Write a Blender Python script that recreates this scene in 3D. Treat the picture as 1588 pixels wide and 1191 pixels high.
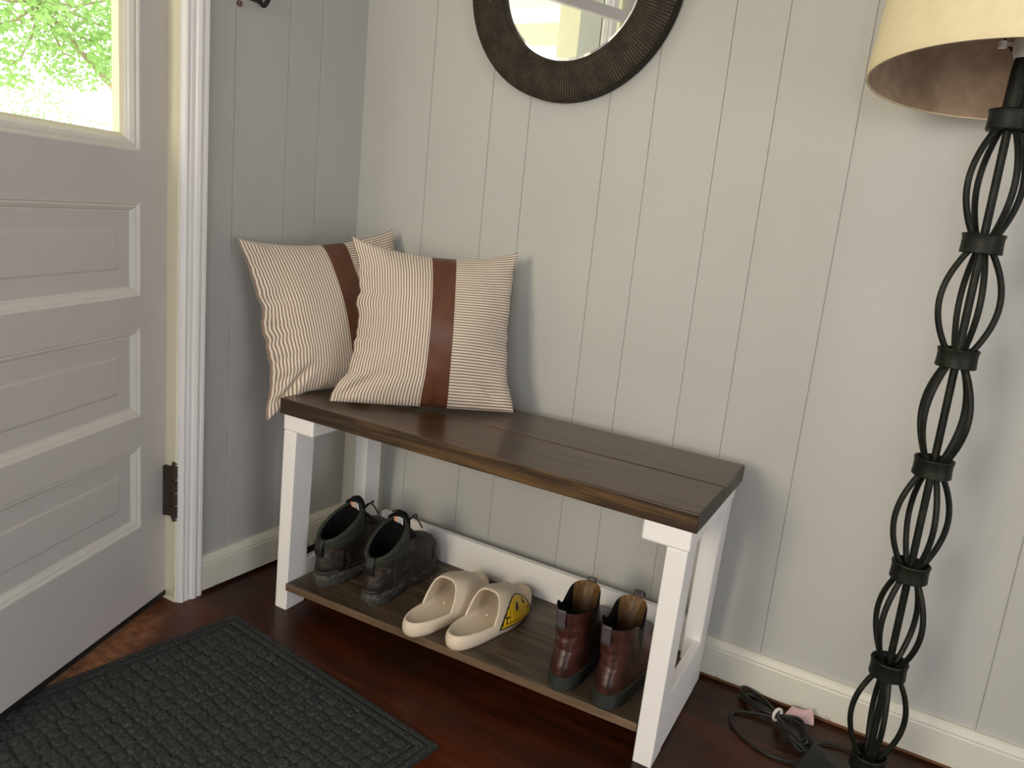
import bpy, bmesh, math, random
from mathutils import Vector, Matrix, noise
PI = math.pi
sc = bpy.context.scene
for o in list(bpy.data.objects): bpy.data.objects.remove(o, do_unlink=True)
COL = sc.collection

# ------------------------------------------------------------------ camera
CAM = Vector((1.5639, -1.7312, 1.0196)); YAW, PIT, ROL, FPX = -.5255, .2140, .1002, 1225.06
fw = Vector((math.sin(YAW)*math.cos(PIT), math.cos(YAW)*math.cos(PIT), -math.sin(PIT)))
rt = Vector((math.cos(YAW), -math.sin(YAW), 0)); up = rt.cross(fw)
r2 = rt*math.cos(ROL)+up*math.sin(ROL); u2 = -rt*math.sin(ROL)+up*math.cos(ROL)
cd = bpy.data.cameras.new('camera'); cam = bpy.data.objects.new('camera', cd); COL.objects.link(cam)
cam.matrix_world = Matrix(((r2.x, u2.x, -fw.x, CAM.x), (r2.y, u2.y, -fw.y, CAM.y), (r2.z, u2.z, -fw.z, CAM.z), (0, 0, 0, 1)))
cd.sensor_width = 36; cd.lens = FPX/1588*36; cd.clip_start = .02; cd.clip_end = 200
sc.camera = cam

# ------------------------------------------------------------------ world, lights, exposure
w = bpy.data.worlds.new('sky'); sc.world = w; w.use_nodes = True
w.node_tree.nodes['Background'].inputs[0].default_value = (1.0, 1.0, .97, 1)
w.node_tree.nodes['Background'].inputs[1].default_value = 3.4
def area(name, loc, rot, sx, sy, power, color):
    l = bpy.data.lights.new(name, 'AREA'); l.shape = 'RECTANGLE'; l.size = sx; l.size_y = sy
    l.energy = power; l.color = color
    o = bpy.data.objects.new(name, l); o.location = loc; o.rotation_euler = rot; COL.objects.link(o); return o
# daylight entering through the two windows behind the camera
area('daylight_front_window', (.75, -3.36, 1.33), (PI/2, 0, 0), .68, .95, 42, (1.0, .87, .65))
area('daylight_front_window_right', (1.95, -3.36, 1.33), (PI/2, 0, 0), .58, .85, 13.5, (.80, .87, 1.0))
area('daylight_right_window', (3.36, -1.85, .85), (PI/2, 0, PI/2), 1.1, 1.2, 14, (.93, .90, 1.0))
vs = sc.view_settings
vs.view_transform = 'Standard'; vs.look = 'None'; vs.exposure = -0.15; vs.gamma = 1; vs.use_curve_mapping = False

# ------------------------------------------------------------------ materials
def mat(name, col, rough=.6, metal=0, spec=.5):
    m = bpy.data.materials.new(name); m.use_nodes = True
    b = m.node_tree.nodes['Principled BSDF']
    b.inputs['Base Color'].default_value = (*col, 1); b.inputs['Roughness'].default_value = rough
    b.inputs['Metallic'].default_value = metal; b.inputs['Specular IOR Level'].default_value = spec
    return m
class N:
    """tiny node helper"""
    def __init__(s, m): s.m = m; s.t = m.node_tree; s.b = s.t.nodes['Principled BSDF']
    def n(s, typ, **kw):
        x = s.t.nodes.new(typ)
        for k, v in kw.items():
            if k.startswith('i_'): x.inputs[k[2:].replace('_', ' ')].default_value = v
            else: setattr(x, k, v)
        return x
    def l(s, a, b): s.t.links.new(a, b)
    def coord(s, kind='Object', scale=(1, 1, 1), loc=(0, 0, 0), rot=(0, 0, 0)):
        c = s.n('ShaderNodeTexCoord'); mp = s.n('ShaderNodeMapping')
        mp.inputs['Scale'].default_value = scale; mp.inputs['Location'].default_value = loc; mp.inputs['Rotation'].default_value = rot
        s.l(c.outputs[kind], mp.inputs['Vector']); return mp.outputs['Vector']
    def noise(s, vec, scale, detail=4, rough=.55, dist=0):
        x = s.n('ShaderNodeTexNoise'); x.inputs['Scale'].default_value = scale; x.inputs['Detail'].default_value = detail
        x.inputs['Roughness'].default_value = rough; x.inputs['Distortion'].default_value = dist
        s.l(vec, x.inputs['Vector']); return x.outputs['Fac']
    def ramp(s, fac, stops, interp='LINEAR'):
        x = s.n('ShaderNodeValToRGB'); cr = x.color_ramp; cr.interpolation = interp
        while len(cr.elements) < len(stops): cr.elements.new(.5)
        for e, (p, c) in zip(cr.elements, stops): e.position = p; e.color = (*c, 1) if len(c) == 3 else c
        s.l(fac, x.inputs['Fac']); return x.outputs['Color']
    def math(s, op, a, b=None, c=None):
        x = s.n('ShaderNodeMath', operation=op)
        for i, v in enumerate((a, b, c)):
            if v is None: continue
            if isinstance(v, (int, float)): x.inputs[i].default_value = v
            else: s.l(v, x.inputs[i])
        return x.outputs[0]
    def mix(s, fac, a, b, blend='MIX'):
        x = s.n('ShaderNodeMix', data_type='RGBA', blend_type=blend)
        for sock, v in ((x.inputs[0], fac), (x.inputs[6], a), (x.inputs[7], b)):
            if isinstance(v, (int, float)): sock.default_value = v
            elif isinstance(v, tuple): sock.default_value = (*v, 1)
            else: s.l(v, sock)
        return x.outputs[2]
    def sep(s, vec):
        x = s.n('ShaderNodeSeparateXYZ'); s.l(vec, x.inputs[0]); return x.outputs
    def color(s, v): s.l(v, s.b.inputs['Base Color'])
    def rough(s, v): s.l(v, s.b.inputs['Roughness'])
    def bump(s, h, strength=.3, dist=.002):
        x = s.n('ShaderNodeBump'); x.inputs['Strength'].default_value = strength; x.inputs['Distance'].default_value = dist
        s.l(h, x.inputs['Height']); s.l(x.outputs[0], s.b.inputs['Normal'])

def paint(name, col, var=.06, rough=.5, bump=.15, bscale=60):
    m = mat(name, col, rough); k = N(m); v = k.coord()
    f = k.noise(v, 3, 5); d = tuple(c*(1-var) for c in col); e = tuple(min(1, c*(1+var*.6)) for c in col)
    k.color(k.ramp(f, [(.3, d), (.7, e)])); k.bump(k.noise(v, bscale, 5, .6), bump, .001); return m
M = {}
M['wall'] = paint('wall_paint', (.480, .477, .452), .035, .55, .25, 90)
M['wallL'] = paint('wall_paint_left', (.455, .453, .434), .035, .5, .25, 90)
M['white'] = paint('white_trim_paint', (.86, .85, .84), .04, .4, .25, 40)
M['moulding'] = paint('moulding_paint', (.74, .72, .66), .06, .4, .3, 40)
M['door'] = paint('door_paint', (.62, .59, .575), .03, .42, .25, 50)
M['cream'] = paint('old_cream_paint', (.86, .81, .60), .06, .45, .3, 30)
M['bench_white'] = paint('bench_paint', (.87, .85, .83), .03, .45, .35, 35)
M['ceil'] = paint('ceiling_paint', (.6, .6, .58), .02, .8)

def dirty_base():
    m = mat('worn_white_baseboard', (.7, .68, .6), .4); k = N(m); v = k.coord()
    z = k.sep(v)[2]
    f = k.noise(v, 22, 6, .7)
    g = k.math('ADD', k.math('MULTIPLY', z, -14), k.math('MULTIPLY', f, 1.9))   # chips hugging the lower edge
    c = k.ramp(g, [(.0, (.68, .655, .57)), (.86, (.66, .635, .55)), (.97, (.42, .38, .30))])
    k.color(c); k.bump(k.noise(v, 50, 5), .3, .001); return m
M['baseboard'] = dirty_base()

def wood(name, dark, mid, light, ax=0, rough=.4, sc_=1.0, loc=(0, 0, 0), streak=9, contrast=(.34, .5, .68), coat=0.0, knots=True):
    m = mat(name, mid, rough); k = N(m)
    s = [14*sc_]*3; s[ax] = 1.1*sc_
    v = k.coord(scale=tuple(s), loc=loc)
    a = k.noise(v, 2.2, 8, .62, .9)
    s2 = [90*sc_]*3; s2[ax] = 3*sc_
    fine = k.noise(k.coord(scale=tuple(s2), loc=loc), 1.6, 4, .6)
    s3 = [4.5*sc_]*3; s3[ax] = 1.4*sc_
    big = k.noise(k.coord(scale=tuple(s3), loc=loc), 1.5, 3, .5, .6)
    f = k.math('ADD', k.math('MULTIPLY', a, .55), k.math('ADD', k.math('MULTIPLY', fine, .25), k.math('MULTIPLY', big, .2)))
    c = k.ramp(f, [(contrast[0], dark), (contrast[1], mid), (contrast[2], light)])
    if knots:
        vo = k.n('ShaderNodeTexVoronoi', feature='F1'); vo.inputs['Scale'].default_value = 1.0
        s4 = [7.0]*3; s4[ax] = 2.6
        k.l(k.coord(scale=tuple(s4), loc=(loc[0]+.3, loc[1]+.7, loc[2])), vo.inputs['Vector'])
        kn = k.ramp(vo.outputs['Distance'], [(.05, (1, 1, 1)), (.16, (0, 0, 0))])
        c = k.mix(k.math('MULTIPLY', kn, .75), c, tuple(x*.45 for x in dark))
    k.color(c)
    k.rough(k.math('ADD', k.math('MULTIPLY', fine, .18), rough-.09))
    k.bump(k.math('ADD', fine, a), .25, .0012)
    k.b.inputs['Coat Weight'].default_value = coat; k.b.inputs['Coat Roughness'].default_value = .12
    return m
M['seat'] = wood('stained_seat_wood', (.024, .012, .005), (.062, .031, .013), (.110, .060, .027), rough=.36, coat=.3)
M['seat_edge'] = wood('stained_edge_wood', (.014, .008, .005), (.036, .020, .010), (.17, .095, .03), rough=.38, contrast=(.40, .52, .68), knots=False)
M['seat_end'] = wood('stained_end_grain', (.010, .009, .007), (.035, .032, .024), (.13, .12, .09), ax=1, rough=.5, contrast=(.40, .5, .6), knots=False, sc_=1.8)
M['shelf'] = wood('stained_shelf_wood', (.020, .013, .008), (.080, .054, .034), (.175, .125, .080), rough=.42, loc=(3, 1, 0), contrast=(.36, .5, .62))
M['shelf_edge'] = wood('shelf_edge_wood', (.06, .036, .02), (.13, .082, .046), (.22, .15, .09), rough=.5, knots=False)

def floor_mat():
    m = mat('worn_dark_floor_boards', (.06, .02, .01), .3, spec=.32); k = N(m)
    v = k.coord(); xyz = k.sep(v)
    W = .092
    yy = k.math('DIVIDE', k.math('ADD', xyz[1], .4554+W*60), W)
    idx = k.math('FLOOR', yy); fr = k.math('SUBTRACT', yy, idx)
    comb = k.n('ShaderNodeCombineXYZ'); k.l(k.math('ADD', k.math('MULTIPLY', xyz[0], 1.0), k.math('MULTIPLY', idx, 7.31)), comb.inputs[0])
    k.l(k.math('MULTIPLY', xyz[1], 12), comb.inputs[1]); k.l(k.math('MULTIPLY', idx, 3.7), comb.inputs[2])
    a = k.noise(comb.outputs[0], 3, 8, .6, .7)
    per = k.n('ShaderNodeTexWhiteNoise', noise_dimensions='1D'); k.l(idx, per.inputs['W'])
    f = k.math('ADD', k.math('MULTIPLY', a, .75), k.math('MULTIPLY', per.outputs['Value'], .22))
    c = k.ramp(f, [(.3, (.018, .0035, .0010)), (.55, (.070, .0125, .0022)), (.8, (.150, .036, .008))])
    big = k.noise(v, 2.3, 4, .6)
    c = k.mix(k.ramp(big, [(.42, (0, 0, 0)), (.62, (1, 1, 1))]), c, k.mix(.55, c, (.018, .010, .006)))
    # worn patch along the doorway, glow of leaking daylight painted into its orange
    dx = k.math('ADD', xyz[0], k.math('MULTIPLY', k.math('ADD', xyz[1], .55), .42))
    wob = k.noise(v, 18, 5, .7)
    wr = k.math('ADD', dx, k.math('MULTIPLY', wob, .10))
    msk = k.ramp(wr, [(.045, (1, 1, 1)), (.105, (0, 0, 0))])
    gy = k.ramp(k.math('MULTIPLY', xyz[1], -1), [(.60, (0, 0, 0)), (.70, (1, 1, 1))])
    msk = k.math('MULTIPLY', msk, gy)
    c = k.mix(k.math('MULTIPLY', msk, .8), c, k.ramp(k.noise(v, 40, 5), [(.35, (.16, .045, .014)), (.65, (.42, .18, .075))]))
    seam = k.math('LESS_THAN', k.math('ABSOLUTE', k.math('SUBTRACT', fr, .5)), .493)
    c = k.mix(seam, (.012, .005, .002), c)
    # dust flecks
    fl = k.ramp(k.noise(v, 260, 2, .5), [(.80, (0, 0, 0)), (.83, (1, 1, 1))])
    c = k.mix(k.math('MULTIPLY', fl, .55), c, (.30, .24, .18))
    k.color(c)
    k.rough(k.ramp(k.noise(v, 9, 6, .7), [(.3, (.26,)*3), (.7, (.46,)*3)]))
    k.bump(k.math('ADD', k.math('MULTIPLY', seam, 1.0), k.math('MULTIPLY', a, .25)), .5, .0015)
    return m
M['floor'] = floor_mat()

def stripe_mat(name, axis):
    m = mat(name, (.7, .6, .5), .85, spec=.2); k = N(m)
    uv = k.coord('UV'); xyz = k.sep(uv); a = xyz[axis]
    wob = k.noise(uv, 30, 2); a = k.math('ADD', a, k.math('MULTIPLY', wob, .0012))
    fr = k.math('FRACT', k.math('DIVIDE', a, .0078))
    tri = k.math('ABSOLUTE', k.math('SUBTRACT', fr, .5))
    st = k.ramp(tri, [(.20, (1, 1, 1)), (.27, (0, 0, 0))])
    weave = k.noise(uv, 900, 2)
    base = k.ramp(weave, [(.3, (.66, .60, .50)), (.7, (.80, .745, .64))])
    dark = k.ramp(weave, [(.3, (.235, .155, .115)), (.7, (.33, .235, .18))])
    k.color(k.mix(st, base, dark)); k.bump(weave, .25, .0006)
    k.b.inputs['Sheen Weight'].default_value = .2
    return m
M['ticking_u'] = stripe_mat('ticking_stripe_across', 0)
M['ticking_v'] = stripe_mat('ticking_stripe_along', 1)
def leather(name, a, b, rough=.45, sc_=25):
    m = mat(name, a, rough); k = N(m); v = k.coord()
    k.color(k.ramp(k.noise(v, sc_, 5, .6), [(.3, a), (.7, b)])); k.bump(k.noise(v, 420, 3), .25, .0006)
    k.rough(k.math('ADD', k.math('MULTIPLY', k.noise(v, 12, 3), .2), rough-.1)); return m
M['leather'] = leather('brown_faux_leather', (.085, .030, .014), (.125, .046, .022), .42)
M['backing'] = mat('white_cotton_backing', (.78, .78, .80), .9)
def boot_leather():
    m = mat('muddy_boot_leather', (.03, .02, .015), .6); k = N(m); v = k.coord()
    c = k.ramp(k.noise(v, 28, 7, .65, .4), [(.32, (.006, .005, .004)), (.50, (.022, .015, .011)), (.62, (.055, .034, .023)), (.74, (.13, .078, .048))])
    mud = k.ramp(k.noise(v, 60, 6, .7), [(.56, (0, 0, 0)), (.70, (1, 1, 1))])
    c = k.mix(k.math('MULTIPLY', mud, .5), c, (.16, .13, .10)); k.color(c)
    k.bump(k.noise(v, 150, 5, .6), .5, .002); return m
M['bootleather'] = boot_leather()
def rubber():
    m = mat('dusty_boot_rubber', (.05, .05, .045), .8); k = N(m); v = k.coord()
    c = k.ramp(k.noise(v, 75, 7, .7), [(.38, (.020, .020, .018)), (.55, (.060, .058, .050)), (.72, (.15, .145, .125))])
    k.color(c); k.bump(k.noise(v, 120, 5, .7), .8, .003); return m
M['rubber'] = rubber()
def meshfab():
    m = mat('dark_green_collar_mesh', (.03, .04, .03), .8); k = N(m); v = k.coord()
    vo = k.n('ShaderNodeTexVoronoi'); vo.inputs['Scale'].default_value = 420; k.l(v, vo.inputs['Vector'])
    k.color(k.ramp(vo.outputs['Distance'], [(.2, (.006, .008, .005)), (.6, (.034, .043, .028))])); k.bump(vo.outputs['Distance'], .5, .001); return m
M['meshfab'] = meshfab()
M['black'] = mat('black_textile', (.0035, .0035, .004), .9, spec=.2)
M['blackrubber'] = mat('black_webbing', (.010, .010, .010), .6)
M['chelsea'] = leather('oxblood_boot_leather', (.022, .007, .005), (.095, .030, .021), .36, 26)
def creased(m):
    k = N(m); v = k.coord(scale=(1, 1, 3.2)); x = k.n('ShaderNodeBump'); x.inputs['Strength'].default_value = .55; x.inputs['Distance'].default_value = .004
    k.l(k.noise(v, 22, 4, .5, .8), x.inputs['Height']); old = k.b.inputs['Normal'].links[0].from_socket; k.l(old, x.inputs['Normal']); k.l(x.outputs[0], k.b.inputs['Normal'])
creased(M['chelsea'])
M['chelsea_sole'] = leather('dusty_black_boot_sole', (.012, .013, .011), (.032, .034, .029), .6, 60)
def tanl():
    m = leather('tan_boot_lining', (.16, .075, .018), (.42, .26, .09), .55, 45); k = N(m); v = k.coord(scale=(120, 120, 14))
    zz_ = k.sep(k.coord())[2]
    c = k.ramp(k.noise(v, 1.5, 5, .7), [(.35, (.075, .033, .008)), (.55, (.20, .105, .028)), (.72, (.52, .37, .16))])
    k.color(k.mix(k.ramp(zz_, [(.135, (1, 1, 1)), (.185, (0, 0, 0))]), c, (.045, .020, .006), 'MIX')); return m  # shade inside the shaft painted in: lining goes dark towards the bottom
M['tan_lining'] = tanl()
M['greytab'] = leather('worn_grey_leather_tab', (.05, .04, .045), (.085, .07, .075), .5, 60)
M['elastic'] = mat('dark_elastic', (.012, .009, .009), .8)
def eva(name='cream_foam', q=1.0):
    m = mat(name, (.72, .60, .46), .55); k = N(m); v = k.coord()
    c = k.ramp(k.noise(v, 10, 4), [(.3, (.68*q, .575*q, .44*q)), (.7, (.77*q, .665*q, .52*q))])
    sp = k.ramp(k.noise(v, 38, 3), [(.68, (0, 0, 0)), (.80, (1, 1, 1))])
    k.color(k.mix(k.math('MULTIPLY', sp, .35), c, (.30, .23, .19))); k.bump(k.noise(v, 500, 2), .12, .0005)
    k.b.inputs['Subsurface Weight'].default_value = .08; k.b.inputs['Subsurface Radius'].default_value = (.01, .006, .004)
    return m
M['eva'] = eva(); M['evabed'] = eva('worn_shaded_footbed', .93)  # footbed copy is darker: shade of its hollow painted in, plus wear
M['yellow'] = mat('yellow_print', (.80, .50, .012), .4); M['inkblack'] = mat('black_print', (.008, .008, .008), .45)
def iron():
    m = mat('bronze_green_iron', (.015, .018, .012), .5, .3, .35); k = N(m); v = k.coord()
    k.color(k.ramp(k.noise(v, 45, 5, .6), [(.3, (.004, .005, .004)), (.55, (.009, .011, .007)), (.75, (.030, .032, .016))]))
    k.bump(k.noise(v, 120, 4), .3, .001); return m
M['iron'] = iron()
def linen(name, a, b, tr):
    m = mat(name, a, .9, spec=.1); k = N(m); v = k.coord()
    k.color(k.ramp(k.noise(v, 35, 5), [(.35, a), (.65, b)])); k.bump(k.noise(v, 500, 2), .2, .0005)
    k.b.inputs['Transmission Weight'].default_value = 0
    if tr:
        tl = k.n('ShaderNodeBsdfTranslucent'); tl.inputs['Color'].default_value = (*b, 1)
        mx = k.n('ShaderNodeMixShader'); mx.inputs[0].default_value = tr
        out = k.t.nodes['Material Output']; k.l(k.b.outputs[0], mx.inputs[1]); k.l(tl.outputs[0], mx.inputs[2]); k.l(mx.outputs[0], out.inputs[0])
    return m
M['shade'] = linen('cream_lampshade', (.74, .64, .41), (.78, .68, .44), 0)
M['shade_in'] = linen('lampshade_lining', (.30, .215, .145), (.40, .29, .20), 0)
M['mirror'] = mat('mirror_glass', (.92, .93, .92), .01, 1)
M['brass'] = mat('brass_socket', (.5, .42, .25), .3, .9)
M['bulb'] = mat('frosted_bulb', (.85, .84, .8), .3)
M['pink'] = mat('pink_plug_plastic', (.62, .42, .42), .4)
M['whiteplastic'] = mat('white_twist_tie', (.75, .74, .70), .5)
M['rust'] = leather('rusty_hinge_iron', (.020, .012, .006), (.055, .036, .020), .55, 80)
M['cordblack'] = mat('black_cord', (.009, .009, .008), .45)
def frame_mat():
    m = mat('dark_beaded_frame', (.04, .03, .02), .65, spec=.25); k = N(m); v = k.coord(); xyz = k.sep(v)
    ang = k.math('ARCTAN2', xyz[2], xyz[0])
    rad = k.math('SQRT', k.math('ADD', k.math('MULTIPLY', xyz[0], xyz[0]), k.math('MULTIPLY', xyz[2], xyz[2])))
    fa = k.math('ABSOLUTE', k.math('SUBTRACT', k.math('FRACT', k.math('MULTIPLY', ang, 230/(2*PI))), .5))
    fr = k.math('ABSOLUTE', k.math('SUBTRACT', k.math('FRACT', k.math('MULTIPLY', rad, 210)), .5))
    line = k.ramp(fa, [(.10, (1, 1, 1)), (.2, (0, 0, 0))]); dot = k.ramp(fr, [(.2, (1, 1, 1)), (.34, (0, 0, 0))])
    d = k.math('MULTIPLY', k.math('MULTIPLY', line, dot), k.ramp(k.noise(v, 25, 4), [(.38, (.1,)*3), (.62, (1,)*3)]))
    c = k.mix(d, k.ramp(k.noise(v, 120, 4), [(.3, (.011, .008, .005)), (.7, (.028, .021, .014))]), (.17, .125, .075))
    k.color(c); k.bump(k.math('ADD', fa, k.math('MULTIPLY', fr, .5)), .6, .0015); return m
M['frame'] = frame_mat()
def carpet():
    m = mat('charcoal_mat_fibre', (.03, .034, .036), .95, spec=.15); k = N(m); v = k.coord()
    c = k.ramp(k.noise(v, 170, 6, .75), [(.30, (.013, .014, .015)), (.5, (.045, .048, .050)), (.72, (.110, .116, .120))])
    g = k.ramp(k.noise(v, 7, 3), [(.45, (0, 0, 0)), (.75, (1, 1, 1))])
    c = k.mix(k.math('MULTIPLY', g, .3), c, (.030, .036, .024)); k.color(c)
    lint = k.ramp(k.noise(v, 130, 1), [(.80, (0, 0, 0)), (.83, (1, 1, 1))])
    c = k.mix(k.math('MULTIPLY', lint, .5), c, (.35, .34, .30)); k.color(c)
    k.bump(k.noise(v, 420, 4, .8), .9, .003); return m
M['carpet'] = carpet(); M['matrubber'] = mat('mat_backing_rubber', (.012, .013, .013), .7)
def glass_mat():
    m = bpy.data.materials.new('window_glass'); m.use_nodes = True; t = m.node_tree; t.nodes.clear()
    o = t.nodes.new('ShaderNodeOutputMaterial'); tr = t.nodes.new('ShaderNodeBsdfTransparent'); gl = t.nodes.new('ShaderNodeBsdfGlossy')
    gl.inputs['Roughness'].default_value = .02; mx = t.nodes.new('ShaderNodeMixShader'); mx.inputs[0].default_value = .05
    t.links.new(tr.outputs[0], mx.inputs[1]); t.links.new(gl.outputs[0], mx.inputs[2]); t.links.new(mx.outputs[0], o.inputs[0])
    return m
M['glass'] = glass_mat()
def leaf_mat(name, col):
    m = mat(name, col, .6); k = N(m); v = k.coord()
    k.color(k.ramp(k.noise(v, 2.5, 3), [(.3, tuple(c*.7 for c in col)), (.7, col)]))
    tl = k.n('ShaderNodeBsdfTranslucent'); tl.inputs['Color'].default_value = (*col, 1)
    mx = k.n('ShaderNodeMixShader'); mx.inputs[0].default_value = .5; out = k.t.nodes['Material Output']
    k.l(k.b.outputs[0], mx.inputs[1]); k.l(tl.outputs[0], mx.inputs[2]); k.l(mx.outputs[0], out.inputs[0]); return m
M['leafA'] = leaf_mat('spring_leaf', (.42, .64, .22)); M['leafB'] = leaf_mat('fresh_leaf', (.44, .72, .34))
M['bark'] = leather('grey_bark', (.30, .24, .16), (.50, .40, .26), .8, 15)
M['ground'] = leather('pale_yard_ground', (.62, .63, .50), (.78, .78, .62), .9, 3)
M['porch'] = paint('porch_cream_paint', (.95, .90, .62), .03, .6); M['porchwhite'] = paint('porch_white_paint', (.9, .88, .84), .03, .6)
M['label'] = mat('white_size_label', (.75, .74, .72), .7); M['labelorange'] = mat('orange_label_print', (.75, .36, .22), .7)
M['labelgrey'] = mat('grey_label_print', (.2, .2, .2), .7)

# ------------------------------------------------------------------ mesh helpers
class MB:
    def __init__(s): s.v = []; s.f = []; s.uv = []; s.mi = []
    def add(s, verts, faces, uvs=None, mi=0):
        o = len(s.v); s.v += [tuple(p) for p in verts]; s.uv += (uvs if uvs else [(0, 0)]*len(verts))
        for f in faces: s.f.append(tuple(i+o for i in f)); s.mi.append(mi)
        return s
    def box(s, lo, hi, mi=0):
        x0, y0, z0 = lo; x1, y1, z1 = hi
        return s.hexa([(x0, y0, z0), (x1, y0, z0), (x1, y1, z0), (x0, y1, z0)], [(x0, y0, z1), (x1, y0, z1), (x1, y1, z1), (x0, y1, z1)], mi)
    def hexa(s, bot, top, mi=0):
        return s.add(list(bot)+list(top), [(3, 2, 1, 0), (4, 5, 6, 7), (0, 1, 5, 4), (1, 2, 6, 5), (2, 3, 7, 6), (3, 0, 4, 7)], None, mi)
    def grid(s, P, closed_u=False, closed_v=False, uvs=None, keep=None, mi=0, flip=False):
        nu, nv = len(P), len(P[0]); vs = [p for row in P for p in row]; fs = []
        for i in range(nu if closed_u else nu-1):
            for j in range(nv if closed_v else nv-1):
                if keep and not keep(i, j): continue
                a = i*nv+j; b = ((i+1) % nu)*nv+j; c = ((i+1) % nu)*nv+(j+1) % nv; d = i*nv+(j+1) % nv
                fs.append((a, d, c, b) if flip else (a, b, c, d))
        return s.add(vs, fs, [u for row in uvs for u in row] if uvs else None, mi)
    def tube(s, pts, r, n=10, closed=False, caps=True):
        pts = [Vector(p) for p in pts]; R = []; prev = None
        for i, p in enumerate(pts):
            a = pts[i-1] if (i > 0 or closed) else p; b = pts[(i+1) % len(pts)] if (i < len(pts)-1 or closed) else p
            t = (b-a).normalized()
            if prev is None: x = t.orthogonal().normalized()
            else: x = (prev-t*prev.dot(t)).normalized()
            prev = x; y = t.cross(x); rr = r(i/(len(pts)-1)) if callable(r) else r
            R.append([p+x*math.cos(2*PI*k/n)*rr+y*math.sin(2*PI*k/n)*rr for k in range(n)])
        o = len(s.v); s.grid(R, closed, True)
        if caps and not closed:
            s.f.append(tuple(o+k for k in range(n))[::-1]); s.mi.append(0)
            e = o+(len(R)-1)*n; s.f.append(tuple(e+k for k in range(n))); s.mi.append(0)
        return s
    def lathe(s, prof, c=(0, 0, 0), n=48, axis='z', closed=False):
        P = []
        for r, h in prof:
            row = []
            for k in range(n):
                a = 2*PI*k/n
                if axis == 'z': row.append((c[0]+r*math.cos(a), c[1]+r*math.sin(a), c[2]+h))
                else: row.append((c[0]+r*math.cos(a), c[1]+h, c[2]+r*math.sin(a)))
            P.append(row)
        return s.grid(P, closed, True)
    def build(s, name, m, parent=None, smooth=False, bevel=0, world=False, sub=0, autos=None, origin=None, solid=0):
        off = Vector((0, 0, 0))
        if world and parent: off = Vector(parent['_o']) if '_o' in parent else parent.location.copy()
        if origin: off = Vector(origin)
        me = bpy.data.meshes.new(name); used = sorted(set(i for f in s.f for i in f)); rm = {a: b for b, a in enumerate(used)}
        me.from_pydata([tuple(Vector(s.v[i])-off) for i in used], [], [tuple(rm[i] for i in f) for f in s.f])
        if any(u != (0, 0) for u in s.uv):
            L = me.uv_layers.new(name='UVMap')
            for lp in me.loops: L.data[lp.index].uv = s.uv[used[lp.vertex_index]]
        ms = m if isinstance(m, (list, tuple)) else [m]
        for x in ms: me.materials.append(x)
        for p, i in zip(me.polygons, s.mi): p.material_index = i; p.use_smooth = smooth
        bm = bmesh.new(); bm.from_mesh(me); bmesh.ops.recalc_face_normals(bm, faces=bm.faces); bm.to_mesh(me); bm.free()
        me.update()
        o = bpy.data.objects.new(name, me); COL.objects.link(o)
        if parent: o.parent = parent
        if origin: o.location = origin
        if solid: md = o.modifiers.new('t', 'SOLIDIFY'); md.thickness = solid; md.offset = -1
        if bevel: md = o.modifiers.new('b', 'BEVEL'); md.width = bevel; md.segments = 2; md.limit_method = 'ANGLE'; md.angle_limit = .6
        if sub: md = o.modifiers.new('s', 'SUBSURF'); md.levels = sub; md.render_levels = sub
        if autos is not None:
            for p in me.polygons: p.use_smooth = True
            for e in me.edges: pass
            bm = bmesh.new(); bm.from_mesh(me)
            for e in bm.edges:
                if len(e.link_faces) == 2 and e.calc_face_angle(0) > autos: e.smooth = False
            bm.to_mesh(me); bm.free()
        return o
def tag(o, label=None, cat=None, group=None, kind=None):
    if label: o['label'] = label
    if cat: o['category'] = cat
    if group: o['group'] = group
    if kind: o['kind'] = kind
    return o
def thing(name, loc, label, cat, group=None, rz=0, kind=None):
    o = bpy.data.objects.new(name, None); o.empty_display_size = .05; COL.objects.link(o)
    o.location = loc; o.rotation_euler = (0, 0, rz); return tag(o, label, cat, group, kind)
def lerp(a, b, t): return a+(b-a)*t
def sstep(a, b, x):
    t = min(1, max(0, (x-a)/(b-a))); return t*t*(3-2*t)
def interp(tab, x):
    if x <= tab[0][0]: return tab[0][1]
    for (a, va), (b, vb) in zip(tab, tab[1:]):
        if x <= b: return lerp(va, vb, (x-a)/(b-a))
    return tab[-1][1]
def S(name, mb, m, label, bevel=0, **kw):
    o = mb.build(name, m, bevel=bevel, **kw); return tag(o, label, name.split('_')[0], None, 'structure')

# ------------------------------------------------------------------ room shell
RX, RY, RH = 3.4, -3.4, 2.44
def groove_wall(a0, a1, grooves, gw, gd, z0, z1, mapf, th=.1):
    """vertical boards with V joints: profile in (a, depth) pushed up from z0 to z1; depth>0 goes into the wall"""
    pr = [(a0, 0)]
    for g in sorted(grooves):
        if a0 < g-gw and g+gw < a1: pr += [(g-gw, 0), (g-gw*.35, gd), (g+gw*.35, gd), (g+gw, 0)]
    pr += [(a1, 0), (a1, th), (a0, th)]
    mb = MB(); n = len(pr)
    bot = [mapf(a, d, z0) for a, d in pr]; top = [mapf(a, d, z1) for a, d in pr]
    mb.add(bot+top, [(i, (i+1) % n, n+(i+1) % n, n+i) for i in range(n)])
    mb.f.append(tuple(range(n))[::-1]); mb.mi.append(0); mb.f.append(tuple(range(n, 2*n))); mb.mi.append(0)
    return mb
gB = [.232, .421, .533, .743, .852, 1.007, 1.118, 1.281, 1.711, 1.83, 1.99, 2.10, 2.30, 2.50, 2.61, 2.83, 3.0, 3.2]
S('wall_back', groove_wall(-.1, RX+.1, gB, .0014, .0026, -.05, RH, lambda a, d, z: (a, d, z)), M['wall'], 'pale grey vertical board wall behind the bench')
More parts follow.
